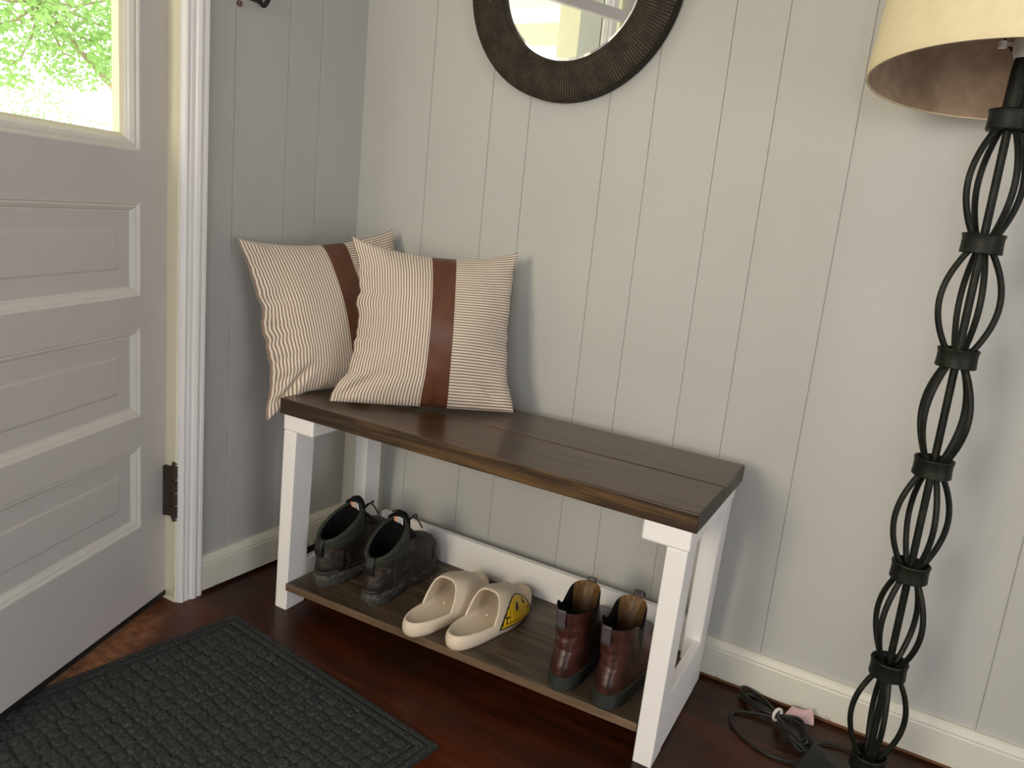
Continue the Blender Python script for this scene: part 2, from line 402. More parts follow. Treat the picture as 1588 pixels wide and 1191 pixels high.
gL = [.166, .274, .434]
YC, YD0, YD1 = -.517, -.586, -1.45      # casing edge, jamb, far jamb
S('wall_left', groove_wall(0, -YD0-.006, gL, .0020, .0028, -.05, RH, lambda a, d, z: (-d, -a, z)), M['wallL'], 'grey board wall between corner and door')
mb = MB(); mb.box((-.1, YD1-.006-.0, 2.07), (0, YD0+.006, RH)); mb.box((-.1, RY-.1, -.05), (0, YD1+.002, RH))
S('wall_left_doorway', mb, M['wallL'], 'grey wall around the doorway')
W1 = (.35, 1.15, .80, 1.88); W3 = (1.60, 2.30, .80, 1.88); W2 = (-2.50, -1.20, .20, 1.55)
mb = MB(); y0, y1 = RY-.1, RY
mb.box((-.1, y0, -.05), (W1[0], y1, RH)); mb.box((W1[1], y0, -.05), (W3[0], y1, RH)); mb.box((W3[1], y0, -.05), (RX+.1, y1, RH))
for W_ in (W1, W3): mb.box((W_[0], y0, -.05), (W_[1], y1, W_[2])); mb.box((W_[0], y0, W_[3]), (W_[1], y1, RH))
S('wall_front', mb, M['wall'], 'grey wall with a window behind the camera')
mb = MB(); x0, x1 = RX, RX+.1
mb.box((x0, RY, -.05), (x1, W2[0], RH)); mb.box((x0, W2[1], -.05), (x1, 0, RH)); mb.box((x0, W2[0], -.05), (x1, W2[1], W2[2])); mb.box((x0, W2[0], W2[3]), (x1, W2[1], RH))
S('wall_right', mb, M['wall'], 'grey wall with a window on the right')
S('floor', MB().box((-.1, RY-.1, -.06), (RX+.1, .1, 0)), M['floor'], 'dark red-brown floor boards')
S('ceiling', MB().box((-.1, RY-.1, RH), (RX+.1, .1, RH+.05)), M['ceil'], 'plain pale ceiling')

# baseboards: moulded top edge
def profile_run(prof, a, b, axis, m_z=0):
    mb = MB(); n = len(prof)
    P = []
    for t in (a, b):
        P.append([(t, -d, z) if axis == 'x' else (d, t, z) for d, z in prof])
    mb.add(P[0]+P[1], [(i, (i+1) % n, n+(i+1) % n, n+i) for i in range(n)])
    mb.f.append(tuple(range(n))[::-1]); mb.mi.append(0); mb.f.append(tuple(range(n, 2*n))); mb.mi.append(0); return mb
bp = [(0, .010), (.018, .010), (.018, .076), (.0165, .079), (.017, .083), (.013, .094), (.009, .0985), (0, .099)]
S('baseboard_back', profile_run(bp, .0, RX, 'x'), M['baseboard'], 'white baseboard along the back wall')
S('baseboard_left', profile_run(bp, YC, -.018, 'y'), M['baseboard'], 'chipped white baseboard left of the bench')
S('trim_1', profile_run([(0, 0), (.012, 0), (.012, .009), (0, .009)], .02, RX, 'x'), mat('raw_floor_edge', (.16, .065, .025), .6), 'thin brown strip under the baseboard')
# door casing with flutes
def casing(yo, yi):
    w = yi-yo
    pts = [(0, 0), (0, .0165), (.004, .020), (.010, .020), (.0115, .0165), (.013, .0165), (.016, .0205), (.022, .0225), (.029, .0205), (.031, .0160), (.034, .0160), (.0355, .0175), (.041, .0175), (.0425, .0150), (.045, .0150), (.0465, .0175), (.0505, .0185), (.054, .0165), (.058, .010), (.058, 0)]
    return [(yo+w*a/.058, d) for a, d in pts]
def vert_profile(pts, z0, z1):
    mb = MB(); n = len(pts)
    mb.add([(d, y, z0) for y, d in pts]+[(d, y, z1) for y, d in pts], [(i, (i+1) % n, n+(i+1) % n, n+i) for i in range(n)])
    mb.f.append(tuple(range(n))); mb.mi.append(0); mb.f.append(tuple(range(n, 2*n))[::-1]); mb.mi.append(0); return mb
mb = vert_profile(casing(YC, YD0+.004), .0, 2.11)
mb2 = vert_profile(casing(YD1-.058, YD1), .0, 2.11)
mb.add(mb2.v, mb2.f); mb.box((0, YD1-.058, 2.07), (.018, YC, 2.13))
S('trim_2', mb, M['white'], 'fluted white door casing')
mb = MB(); mb.box((-.20, YD0, 0), (0.004, YD0+.018, 2.07)); mb.box((-.20, YD1-.018, 0), (.004, YD1, 2.07)); mb.box((-.20, YD1, 2.05), (.004, YD0, 2.07))
mb.box((-.12, YD0-.012, 0), (-.075, YD0, 2.05))
S('trim_3', mb, M['cream'], 'cream painted door jamb')

# ------------------------------------------------------------------ door, ajar into the room
DH = Vector((-.0397, -.5664, 0)); DA = .3785
DW, DT = .84, .040
dr = tag(bpy.data.objects.new('door_1', None), 'pale panelled door standing ajar with a garden-lit window', 'door', None, 'structure'); COL.objects.link(dr)
# local frame: X along the door from the hinge, Y behind the visible face, Z up
ex = Vector((math.sin(DA), -math.cos(DA), 0)); ny = Vector((-ex.y*-1, 0, 0)); nrm = Vector((-math.cos(DA), -math.sin(DA), 0))
dr.matrix_world = Matrix(((ex.x, nrm.x, 0, DH.x), (ex.y, nrm.y, 0, DH.y), (0, 0, 1, 0), (0, 0, 0, 1)))
ZB, ZT, ST = .023, 2.035, .117
holes = [(.2268, .4239), (.4933, .6935), (.7630, .9613), (1.0654, 1.90)]
mb = MB()
mb.box((.0, 0, ZB), (ST, DT, ZT)); mb.box((DW-ST, 0, ZB), (DW, DT, ZT))
zz = [ZB]+[z for h in holes for z in h]+[ZT]
for a, b in zip(zz[0::2], zz[1::2]): mb.box((ST, 0, a), (DW-ST, DT, b))
mb.build('door_frame', M['door'], dr)
def ring_rect(x0, x1, z0, z1, i, d): return [(x0+i, d, z0+i), (x1-i, d, z0+i), (x1-i, d, z1-i), (x0+i, d, z1-i)]
for h in holes[:3]:
    for side in (0, 1):
        mo = MB(); R = [(0, 0), (.004, .0015), (.006, .0045), (.010, .0050), (.016, .0095), (.0175, .0130), (.021, .0135)]
        f = (lambda d: d) if side == 0 else (lambda d: DT-d)
        mo.grid([ring_rect(ST, DW-ST, h[0], h[1], a, f(d)) for a, d in R], False, True)
        mm = mo.build('panel_moulding', M['moulding'], dr)
    pn = MB(); R = [(.020, .0138), (.058, .0138), (.0605, .0118), (.064, .0112)]
    rings = [ring_rect(ST, DW-ST, h[0], h[1], a, d) for a, d in R]
    pn.grid(rings, False, True); n = len(pn.v); pn.f.append((n-4, n-3, n-2, n-1)); pn.mi.append(0)
    back = ring_rect(ST, DW-ST, h[0], h[1], .020, DT-.0138); pn.add(back, [(0, 1, 2, 3)])
    pn.build('door_panel', M['door'], dr)
h = holes[3]; mo = MB()
R = [(0, 0), (.004, .0015), (.006, .0045), (.012, .0055), (.020, .011), (.0215, .014), (.024, .016), (.026, .019)]
mo.grid([ring_rect(ST, DW-ST, h[0], h[1], a, d) for a, d in R], False, True); mo.build('glazing_moulding', M['moulding'], dr)
MB().box((ST+.02, .006, 1.750), (DW-ST-.02, .036, 1.790)).build('glazing_bar', M['door'], dr, bevel=.004)
mo = MB(); mo.grid([ring_rect(ST, DW-ST, h[0], h[1], a, d) for a, d in [(.026, .019), (.033, .024), (.033, DT), (0, DT)]], False, True)
mo.build('glazing_stop', M['cream'], dr)
MB().box((ST+.02, .0195, h[0]+.02), (DW-ST-.02, .0225, h[1]-.02)).build('window_pane', M['glass'], dr)
MB().box((.002, -.001, .0098), (DW-.004, DT-.004, ZB)).build('door_sweep', M['blackrubber'], dr)
hg = MB(); HX, HY = .0315, -.0292
for k, (za, zb_) in enumerate(((.222, .252), (.254, .284), (.286, .318), (.320, .354))):
    hg.lathe([(0, za), (.0082, za+.0005), (.0082, zb_-.0005), (0, zb_)], (HX, HY, 0), 16)
hg.box((HX-.0105, HY+.001, .226), (HX+.002, .0005, .350))
for z in (.216, .358): hg.lathe([(0, -.004), (.0045, -.003), (.0065, .0), (.0045, .005), (0, .006)], (HX, HY, z), 12)
ho = hg.build('hinge', M['rust'], dr); ho['label'] = 'rusty brown hinge barrel'
kb = MB().lathe([(0, 0), (.028, 0), (.028, -.005), (.012, -.009), (.011, -.03), (.024, -.042), (.027, -.052), (.018, -.062), (0, -.064)], (DW-.06, 0, .95), 28, 'y')
kb.build('door_knob', M['brass'], dr, smooth=True)

# ------------------------------------------------------------------ windows behind the camera
def window(name, x0, x1, z0, z1, mapf, label):
    e = tag(bpy.data.objects.new(name, None), label, 'window', None, 'structure'); COL.objects.link(e)
    def bx(mb, a, b):
        p = [mapf(*q) for q in ((a[0], a[1], a[2]), (b[0], b[1], b[2]))]
        mb.box(tuple(min(p[0][i], p[1][i]) for i in range(3)), tuple(max(p[0][i], p[1][i]) for i in range(3)))
    f = MB(); t = .05
    for A, B in (((x0, 0, z0), (x0+t, .08, z1)), ((x1-t, 0, z0), (x1, .08, z1)), ((x0, 0, z0), (x1, .08, z0+t)), ((x0, 0, z1-t), (x1, .08, z1)), ((x0, .02, (z0+z1)/2-.02), (x1, .06, (z0+z1)/2+.02))): bx(f, A, B)
    for A, B in (((x0-.07, -.018, z0-.07), (x0, 0, z1+.07)), ((x1, -.018, z0-.07), (x1+.07, 0, z1+.07)), ((x0, -.018, z1), (x1, 0, z1+.07)), ((x0, -.018, z0-.07), (x1, 0, z0))): bx(f, A, B)
    f.build('window_frame', M['white'], e, bevel=.002)
    g = MB(); bx(g, (x0+t, .045, z0+t), (x1-t, .048, z1-t)); g.build('window_pane', M['glass'], e)
    return e
window('window_1', W1[0], W1[1], W1[2], W1[3], lambda a, d, z: (a, RY-d, z), 'white framed window behind the camera, left one of the pair')
window('window_3', W3[0], W3[1], W3[2], W3[3], lambda a, d, z: (a, RY-d, z), 'white framed window behind the camera, right one of the pair')
window('window_2', W2[0], W2[1], W2[2], W2[3], lambda a, d, z: (RX+d, a, z), 'white framed window in the right wall')

# ------------------------------------------------------------------ outside
S('ground_outside', MB().box((-16, -12, -.5), (-.12, 12, -.35)), M['ground'], 'pale ground outside the door')
def leaves(mb, n, pick, size, rnd):
    for _ in range(n):
        c, = (Vector(pick(rnd)),)
        a = Vector((rnd.uniform(-1, 1), rnd.uniform(-1, 1), rnd.uniform(-.6, .6))).normalized(); b = a.cross(Vector((rnd.uniform(-1, 1), rnd.uniform(-1, 1), rnd.uniform(-1, 1)))).normalized()
        L = size*rnd.uniform(.6, 1.3); Wd = L*.32; up_ = a.cross(b)*L*.08
        mb.add([c-a*L*.5, c-a*L*.1+b*Wd+up_, c+a*L*.5, c-a*L*.1-b*Wd+up_, c], [(0, 1, 4), (1, 2, 4), (2, 3, 4), (3, 0, 4)])
rnd = random.Random(5)
def tree(name, base, clumps, n, size, m, label, lo, hi):
    e = thing(name, base, label, 'shrub' if 'shrub' in name else 'tree'); mb = MB()
    def pick(r):
        c = r.choices(clumps, weights=[q[3]**2 for q in clumps])[0]
        while True:
            p = Vector((r.uniform(-1, 1), r.uniform(-1, 1), r.uniform(-1, 1)))
            if .35 < p.length < 1: break
        return (c[0]+p.x*c[3], c[1]+p.y*c[3], c[2]+p.z*c[3]*.75)
    leaves(mb, n, pick, size, rnd); mb.build('foliage', m, e, world=True)
    tb = MB(); top = Vector((sum(c[0] for c in clumps)/len(clumps), sum(c[1] for c in clumps)/len(clumps), sum(c[2] for c in clumps)/len(clumps)))
    b = Vector(base); tb.tube([b.lerp(top, t)+Vector((.05*math.sin(5*t), .05*math.cos(4*t), 0)) for t in [i/8 for i in range(9)]], lambda t: .05*(1-.6*t), 10)
    for c in clumps: tb.tube([top.lerp(Vector(c[:3]), t)+Vector((0, 0, -.15*math.sin(PI*t))) for t in (0, .3, .6, 1)], lambda t: .016*(1-.6*t), 6)
    tb.build('trunk', M['bark'], e, world=True)
    return e
tree('garden_tree', (-5.6, 5.4, -.36), [(-5.5, 1.45, 2.05, .33), (-5.6, 2.5, 1.95, .36), (-5.7, 1.95, 1.75, .22), (-5.4, 1.2, 2.45, .40), (-5.5, 1.9, 2.2, .45), (-5.6, 2.6, 2.45, .5), (-5.6, 3.2, 2.1, .5), (-5.8, 2.2, 2.9, .5), (-6, 3.4, 2.9, .7), (-5.8, .6, 2.7, .35), (-6.2, 4.2, 2.6, .8)], 15000, .056, M['leafA'], 'leafy green tree glowing beyond the door window', 0, 0)
tree('garden_tree', (-8.5, -.6, -.36), [(-8.4, -.6, 2.2, .9), (-8.2, -1.6, 2.8, .8), (-8.6, .5, 3.2, .9), (-8.4, -.9, 3.8, .9), (-8.0, -2.4, 2.1, .6)], 7000, .08, M['leafB'], 'second green tree farther left, out past the porch post', 0, 0)
tree('garden_shrub', (-8.2, 4.4, -.36), [(-8.2, 4.4, 1.2, .6), (-8.3, 3.6, 1.6, .5), (-8.1, 3.0, 1.0, .6), (-8.1, 5.2, 1.5, .6), (-8.0, 2.3, 1.2, .6)], 2600, .06, M['leafB'], 'sparse pale shrub below the tree outside the door', 0, 0)

pr = thing('porch_roof', (-1.3, -1.3, -.35), 'cream porch roof with a beam and post, reflected in the round mirror', 'porch')
MB().box((-2.5, -3.4, 2.36), (-.2, 1.2, 2.42)).build('porch_ceiling', M['porchwhite'], pr, world=True)
MB().box((-2.5, -3.26, 2.12), (-.2, -3.18, 2.26)).build('porch_beam', M['porch'], pr, world=True)
MB().box((-2.5, -3.4, 2.20), (-2.40, 1.2, 2.36)).build('porch_beam', M['porch'], pr, world=True)
MB().box((-2.5, -3.28, -.35), (-2.40, -3.18, 2.20)).build('porch_post', M['porch'], pr, world=True)
# ------------------------------------------------------------------ bench
BO = Vector((.70, -.27, 0))
bench = thing('storage_bench', BO, 'farmhouse bench with dark stained seat, white legs and a low shoe shelf', 'bench')
FL, FR = Vector((.2046, -.4562, 0)), Vector((1.2158, -.4442, 0)); DV = Vector((-.0569, .9984, 0))
def bp_(u, v, z): p = FL.lerp(FR, u)+DV*v; return (p.x, p.y, z)
HT, TT = .544, .0375
def board(u0, u1, v0, v1, z0, z1, mb=None, mats=None):
    """long board with edge and end faces in their own materials"""
    mb = mb or MB(); b = [bp_(u0, v0, z0), bp_(u1, v0, z0), bp_(u1, v1, z0), bp_(u0, v1, z0)]; t = [bp_(u0, v0, z1), bp_(u1, v0, z1), bp_(u1, v1, z1), bp_(u0, v1, z1)]
    mb.add(b+t, [(3, 2, 1, 0), (4, 5, 6, 7)], None, 0); mb.add(b+t, [(0, 1, 5, 4), (2, 3, 7, 6)], None, 1); mb.add(b+t, [(1, 2, 6, 5), (3, 0, 4, 7)], None, 2)
    return mb
def weld(o, bev):
    bm = bmesh.new(); bm.from_mesh(o.data); bmesh.ops.remove_doubles(bm, verts=bm.verts, dist=1e-5); bmesh.ops.recalc_face_normals(bm, faces=bm.faces); bm.to_mesh(o.data); bm.free()
    md = o.modifiers.new('b', 'BEVEL'); md.width = bev; md.segments = 3; md.limit_method = 'ANGLE'
SM = [M['seat'], M['seat_edge'], M['seat_end']]
weld(board(0, 1, 0, .1838, HT-TT, HT).build('seat_board', SM, bench, world=True), .0028)
weld(board(0, 1, .1856, .3695, HT-TT, HT).build('seat_board', SM, bench, world=True), .0028)
ZC = HT-TT-.0395
def prism(bot, top, name, m=M['bench_white'], bev=.002, z0=0, z1=ZC):
    o = MB().hexa([(x, y, z0) for x, y in bot], [(x, y, z1) for x, y in top]).build(name, m, bench, world=True, bevel=bev); return o
def quad(x0, x1, y0, y1, sh=-.06):   # a rectangle whose depth edges lean like the bench ends
    return [(x0, y0), (x1, y0+.0006), (x1+sh*(y1-y0), y1+.0006), (x0+sh*(y1-y0), y1)]
# cleats under the seat
for (xa, xb, y0) in ((.2125, .3065, -.4495), (1.1155, 1.2065, -.4405)):
    prism(quad(xa, xb, y0, y0+.360), quad(xa, xb, y0, y0+.360), 'seat_cleat', bev=.004, z0=ZC, z1=HT-TT)
leg_specs = [((.1934, .2307, -.4371, -.3721), (.2150, .2545, -.4492, -.3842)),
             ((1.1488, 1.1867, -.4045, -.3400), (1.1650, 1.2042, -.4402, -.3752)),
             ((.1620, .2010, -.1290, -.0640), (.1830, .2225, -.1600, -.0950)),
             ((1.1270, 1.1660, -.1010, -.0360), (1.1440, 1.1840, -.1400, -.0740))]
for a, b in leg_specs: prism(quad(*a), quad(*b), 'leg')
# side stretchers between the legs, outer faces nearly flush
for k, (xf, xr, y0, y1, x2f, x2r) in enumerate(((1.1835, 1.1685, -.3430, -.1000, 1.1645, 1.1495), (.2290, .2130, -.3750, -.1280, .2100, .1940))):
    z0, z1 = .006, .134
    bot = [(x2f, y0), (xf, y0), (xr, y1), (x2r, y1)]
    z1 -= .016*k
    MB().hexa([(x+0*z0, y, z0) for x, y in bot], [(x+.004, y-.006, z1) for x, y in bot]).build('side_stretcher', M['bench_white'], bench, world=True, bevel=.002)
# shelf
def sp(x, y, z): return (x, y, z)
def shelf_y(x, f):   # f 0 front .. 1 back
    yf = lerp(-.4430, -.3975, (x-.2307)/(1.149-.2307)); yb = -.0785
    return lerp(yf, yb, f)
SZ, STk = .0765, .019
def shelf_board(f0, f1):
    xs = (.2330, 1.1465); mb = MB(); b = []; 
    for x, f in ((xs[0], f0), (xs[1], f0), (xs[1], f1), (xs[0], f1)): b.append((x-.0*f, shelf_y(x, f), SZ-STk))
    if f1 > .9: b[3] = (.246 if False else b[3][0], b[3][1], b[3][2])
    t = [(x, y, SZ) for x, y, z in b]
    mb.add(b+t, [(3, 2, 1, 0), (4, 5, 6, 7)], None, 0); mb.add(b+t, [(0, 1, 5, 4), (2, 3, 7, 6)], None, 1); mb.add(b+t, [(1, 2, 6, 5), (3, 0, 4, 7)], None, 2)
    weld(mb.build('shelf_board', [M['shelf'], M['shelf_edge'], M['shelf']], bench, world=True), .0018)
shelf_board(0, .498); shelf_board(.503, 1)
# back rail on the shelf
MB().hexa([(.222, -.0785, .058), (1.133, -.0785, .058), (1.133, -.0595, .058), (.222, -.0595, .058)], [(.222, -.0785, .1605), (1.137, -.0785, .1605), (1.137, -.0595, .1605), (.222, -.0595, .1605)]).build('back_rail', M['bench_white'], bench, world=True, bevel=.002)

# ------------------------------------------------------------------ pillows
def pillow(name, label, corners, T, seed, edge_b=None, stripe=(.485, .635), sag=(.02, .02, .02, .02), nd=Vector((0, -1, 0))):
    """corners BL, BR, TR, TL; the front faces nd"""
    BL, BR, TR, TL = [Vector(c) for c in corners]; cen = (BL+BR+TR+TL)/4
    nrm_ = ((BR-BL).cross(TL-BL)).normalized()
    if nrm_.dot(nd) < 0: nrm_ = -nrm_
    root = thing(name, tuple(cen), label, 'pillow', 'striped throw pillows on the bench')
    NU = NV = 110; W = .45
    inx = ((BR+TR)-(BL+TL)).normalized(); iny = ((TL+TR)-(BL+BR)).normalized()
    def base(u, v):
        p = BL.lerp(BR, u).lerp(TL.lerp(TR, u), v)
        bow = lambda t: abs(math.sin(PI*t))**.8
        lb_ = lambda t: interp(((0, 0), (.05, .06), (.10, .30), (.17, .75), (.30, .95), (.45, 1), (.65, .9), (.82, .62), (.93, .25), (1, 0)), t)
        ruf = lambda t: (.9*noise.noise(Vector((t*9, seed, 0)))+.5*noise.noise(Vector((t*21, seed, 4))))*bow(t)
        p = p+iny*(sag[0]*bow(u)*(1-v)**2*(1 if not edge_b else 0))-iny*(sag[2]*bow(u)*v**2)+inx*(sag[3]*lb_(v)*(1-u)**2)-inx*(sag[1]*lb_(v)*u**2)+inx*ruf(v)*.011*(1-u)**7-inx*ruf(v+3)*.006*u**7
        if edge_b:
            tgt = Vector((interp([(t, q[0]) for t, q in edge_b], u), interp([(t, q[1]) for t, q in edge_b], u), interp([(t, q[2]) for t, q in edge_b], u)))
            p = p+(tgt-BL.lerp(BR, u))*(1-v)**1.6
        return p
    def thick(u, v):
        a = max(0, 1-(2*u-1)**2); b = max(0, 1-(2*v-1)**2)
        h = (a*b)**.42*(.55+.45*(a*b)**.5)
        return T*h
    def wr(u, v, sgn):
        e = min(u, 1-u, v, 1-v); d = math.exp(-e*11)*min(1, e*60)
        q = noise.noise(Vector((u*9+seed, v*9, sgn*3.)))*.010*d
        rip = 0
        if u < .3: rip += noise.noise(Vector((v*19+u*4, u*3, seed)))*math.exp(-u*13)*min(1, u*40)*.016
        if u > .7: rip += noise.noise(Vector((v*17, u*3, seed+5)))*math.exp(-(1-u)*15)*min(1, (1-u)*40)*.012
        if v < .25: rip += noise.noise(Vector((u*15, v*3, seed+8)))*math.exp(-v*15)*min(1, v*40)*.012
        if v > .8: rip += noise.noise(Vector((u*15, v*3, seed+2)))*math.exp(-(1-v)*18)*min(1, (1-v)*40)*.010
        big = noise.noise(Vector((u*3+seed*2, v*3, 5)))*.007*min(1, e*8)
        # crease pulled out of the lower left corner
        cr = -.012*math.exp(-((u-.10-(v-.07)*.9)/.045)**2)*math.exp(-((v-.09)/.07)**2)
        cr -= .010*math.exp(-((u-.91+(v-.06)*.9)/.035)**2)*math.exp(-((v-.10)/.06)**2)
        return q+rip+big*1.5+(1.4*cr if sgn > 0 else 0)
    grids = {}
    for sgn in (1, -1):
        P, UV = [], []
        for i in range(NU+1):
            row, ru = [], []
            # fit columns to the band seams so their edges stay straight
            u = i/NU
            for j in range(NV+1):
                v = j/NV
                th_ = thick(u, v)*(1 if sgn > 0 else .55); w_ = wr(u, v, sgn)*(1 if 0 < u < 1 and 0 < v < 1 else 0)
                p = base(u, v)+nrm_*sgn*max(th_+w_*min(1, th_/.02), th_*.25)
                row.append(p); ru.append((u*W+.0013, v*W))
            P.append(row); UV.append(ru)
        grids[sgn] = (P, UV)
    P, UV = grids[1]; a, b = int(stripe[0]*NU), int(stripe[1]*NU)
    def sub(i0, i1, lift=0, pad=0):
        mb = MB(); rows = [[p+nrm_*lift for p in P[i]] for i in range(i0, i1+1)]
        mb.grid(rows, uvs=[UV[i] for i in range(i0, i1+1)]); return mb
    sub(0, a).build('striped_front', M['ticking_u'], root, smooth=True, world=True)
    sub(b, NU).build('cross_striped_front', M['ticking_v'], root, smooth=True, world=True)
    sub(a, b, .0008).build('leather_band', M['leather'], root, smooth=True, world=True)
    P2, UV2 = grids[-1]; MB().grid(P2, uvs=UV2).build('back_cover', M['backing'], root, smooth=True, world=True)
    return root
pillow('throw_pillow', 'striped throw pillow with brown leather band, in front, facing out from the bench', [(.318, -.412, .553), (.652, -.140, .552), (.586, -.078, .925), (.2561, -.300, .9265)], .092, 1.7, sag=(.0, .020, .034, .042))
pillow('throw_pillow', 'striped throw pillow at the back corner, one lower corner hanging off the bench end', [(.170, -.460, .480), (.300, -.075, .552), (.165, -.040, .9420), (.052, -.462, .897)], .072, 6.1,
       edge_b=[(0, (.166, -.457, .479)), (.10, (.192, -.422, .522)), (.2, (.212, -.380, .549)), (.5, (.245, -.260, .552)), (1, (.300, -.075, .552))], sag=(.0, .012, .030, .028), nd=Vector((1, -.4, 0)))

# ------------------------------------------------------------------ footwear
def foot_ring(n, xb, xf, w, z, ball=1.0, side=1, tilt=0, zf=None, ex_=2.5):
    """closed outline of a foot-like slice; ball 1 = sole shaped, 0 = plain oval; side +1 bends the toe to +y"""
    out = []
    for k in range(n):
        th = 2*PI*k/n; c = math.cos(th); sn = math.sin(th)
        cx = math.copysign(abs(c)**(2/ex_), c); sy = math.copysign(abs(sn)**(2/ex_), sn)
        s = (1+cx)/2
        wm = lerp(1, .77+.23*sstep(.28, .70, s)-.07*math.exp(-((s-.42)/.13)**2), ball)
        y = sy*w*wm+side*ball*(.012*sstep(.45, 1, s)-.004*math.exp(-((s-.45)/.2)**2))
        x = lerp(xb, xf, s); zz_ = z+tilt*(s-.5)+(zf(s, sn) if zf else 0)
        out.append(Vector((x, y, zz_)))
    return out
def cap(mb, ring_i, n, flip=False):
    f = tuple(ring_i+k for k in range(n)); mb.f.append(f[::-1] if flip else f); mb.mi.append(0)
NR = 64
def hiking_boot(loc, rz, side, label):
    root = thing('hiking_boot', loc, label, 'boot', 'hiking boots on the shelf', rz)
    # lugged sole
    rows = []
    lug = lambda amp: (lambda s, sn: 0)
    for z, g, wv in ((0, .000, 1), (.006, .004, 1), (.014, .004, 0), (.026, .003, 0), (.030, -.001, 0)):
        r = foot_ring(NR*2, -.006-g, .284+g, .0515+g*.7, z, 1, side)
        if wv:
            for k, p in enumerate(r):
                if (k//3) % 2: d = Vector((p.x-.14, p.y, 0)).normalized(); r[k] = p-d*.004
        for p in r: p.z += .010*sstep(.22, .30, p.x)*(1 if z < .02 else .7)+(.004*math.exp(-((p.x-.11)/.03)**2) if z == 0 else 0)
        rows.append(r)
    mb = MB().grid(rows, False, True); cap(mb, 0, NR*2); cap(mb, 4*NR*2, NR*2, True)
    mb.build('sole', M['rubber'], root, autos=.6)
    # leather upper
    lv = [(.028, -.004, .291, .0500, 1), (.038, -.004, .293, .0512, 1), (.050, -.002, .292, .0510, 1), (.064, .000, .287, .0495, .95), (.076, .002, .277, .0475, .85), (.085, .003, .260, .0450, .75), (.092, .004, .236, .043, .6), (.099, .004, .210, .0405, .4), (.106, .004, .188, .0385, .25), (.113, .003, .172, .0375, .1)]
    rows = [foot_ring(NR, a, b, w_, z, bl, side, 0, None, 2.35) for z, a, b, w_, bl in lv]
    for j, r in enumerate(rows):
        for k, p in enumerate(r):
            q = noise.noise(Vector((p.x*40, p.y*40, p.z*40+side)))*.0022
            p.y += q; p.z += q*(1 if j < 9 else 0)+.017*sstep(.13, .21, p.x)*min(1, max(0, (p.z-.030)/.04)); p.x *= .965
    MB().grid(rows, False, True).build('leather_upper', M['bootleather'], root, smooth=True)
    # heel and toe patches slightly proud
    for nm, test, mm in (('heel_counter', lambda p: p.x < .055 and p.z < .085, M['bootleather']), ('toe_cap', lambda p: p.x > .215 and p.z < .080, M['bootleather'])):
        rr = []
        c = Vector((.05 if nm == 'heel_counter' else .21, 0, .05))
        for r in rows[1:8]: rr.append([p+(p-c).normalized()*.0022 for p in r])
        mb = MB().grid(rr, False, True, keep=lambda i, j: test(rows[1+i][j]) and test(rows[1+i][(j+1) % NR]) and test(rows[min(9, 2+i)][j]))
        mb.build(nm, mm, root, smooth=True, solid=.002)
    # padded collar
    top = [(.098, .004, .186, .0400, .3, .000), (.110, .001, .170, .0415, .05, .004), (.119, -.001, .161, .0425, 0, .012), (.125, .002, .154, .0395, 0, .024), (.131, .000, .150, .0415, 0, .038), (.141, .000, .146, .0420, 0, .052), (.149, .002, .143, .0405, 0, .060), (.152, .007, .138, .0365, 0, .062), (.147, .011, .131, .032, 0, .058)]
    rows2 = [foot_ring(NR, a, b, w_, z, bl, side, t, None, 2.2) for z, a, b, w_, bl, t in top]
    MB().grid(rows2, False, True).build('padded_collar', M['meshfab'], root, smooth=True)
    inn = [(.147, .011, .131, .032, 0, .058), (.115, .014, .130, .031, 0, .03), (.06, .014, .15, .030, .3, 0), (.034, .012, .20, .034, .8, 0)]
    rows3 = [foot_ring(NR, a, b, w_, z, bl, side, t, None, 2.2) for z, a, b, w_, bl, t in inn]
    mb = MB().grid(rows3, False, True); cap(mb, 3*NR, NR); mb.build('lining', M['black'], root, smooth=True)
    # tongue standing in the throat with a size label inside
    tg = []
    for i in range(9):
        t = i/8; row = []
        for j in range(9):
            s_ = j/8*2-1; x = .146-.010*t+.006*math.cos(s_*1.4)-(.012*s_*s_); y = s_*(.034-.003*t); z = .115+.078*t-.014*s_*s_*t
            row.append(Vector((x, y, z)))
        tg.append(row)
    tongue = MB().grid(tg).build('tongue', M['black'], root, smooth=True, solid=.007)
    lb = []
    for i in range(4):
        t = i/3; lb.append([Vector((.1335-.006*t-.004*abs(s_), s_*.0125+.002, .160+.021*t)) for s_ in (-1, -.33, .33, 1)])
    mb = MB().grid(lb); lo = mb.build('size_label', [M['label'], M['labelorange']], tongue, solid=.0006)
    for p in lo.data.polygons:
        if p.center.y > .006: p.material_index = 1
    for q in range(4):
        z = .164+q*.0042; x = .1335-.006*(z-.160)/.021-.0006-.0012
        MB().box((x-.0016, -.009, z), (x-.0008, .004, z+.0016)).build('label_print', M['labelgrey'], tongue)
    # heel pull loop
    lp = []
    for i in range(13):
        a = i/12; z = .078+.046*a; x = -.0035-.009*math.sin(PI*a)+.004*a; lp.append([Vector((x, s_*.011, z)) for s_ in (-1, -.5, 0, .5, 1)])
    MB().grid(lp).build('heel_loop', M['blackrubber'], root, smooth=True, solid=.003)
    # eyelets and laces zigzag up the instep
    pts = []
    lc = MB(); LU = .008
    for q in range(6):
        t = q/5; x = .208-.060*t; z = .104+.046*t**1.1 + .004; yy_ = .019-.003*t
        lc.tube([(x+.004, -yy_, z-.006), (x, -yy_*.4, z+.003), (x, yy_*.4, z+.003), (x-.006, yy_, z-.004)], .0023, 7)
        lc.tube([(x+.004, yy_, z-.006), (x, yy_*.4, z+.0045), (x, -yy_*.4, z+.0045), (x-.006, -yy_, z-.004)], .0023, 7)
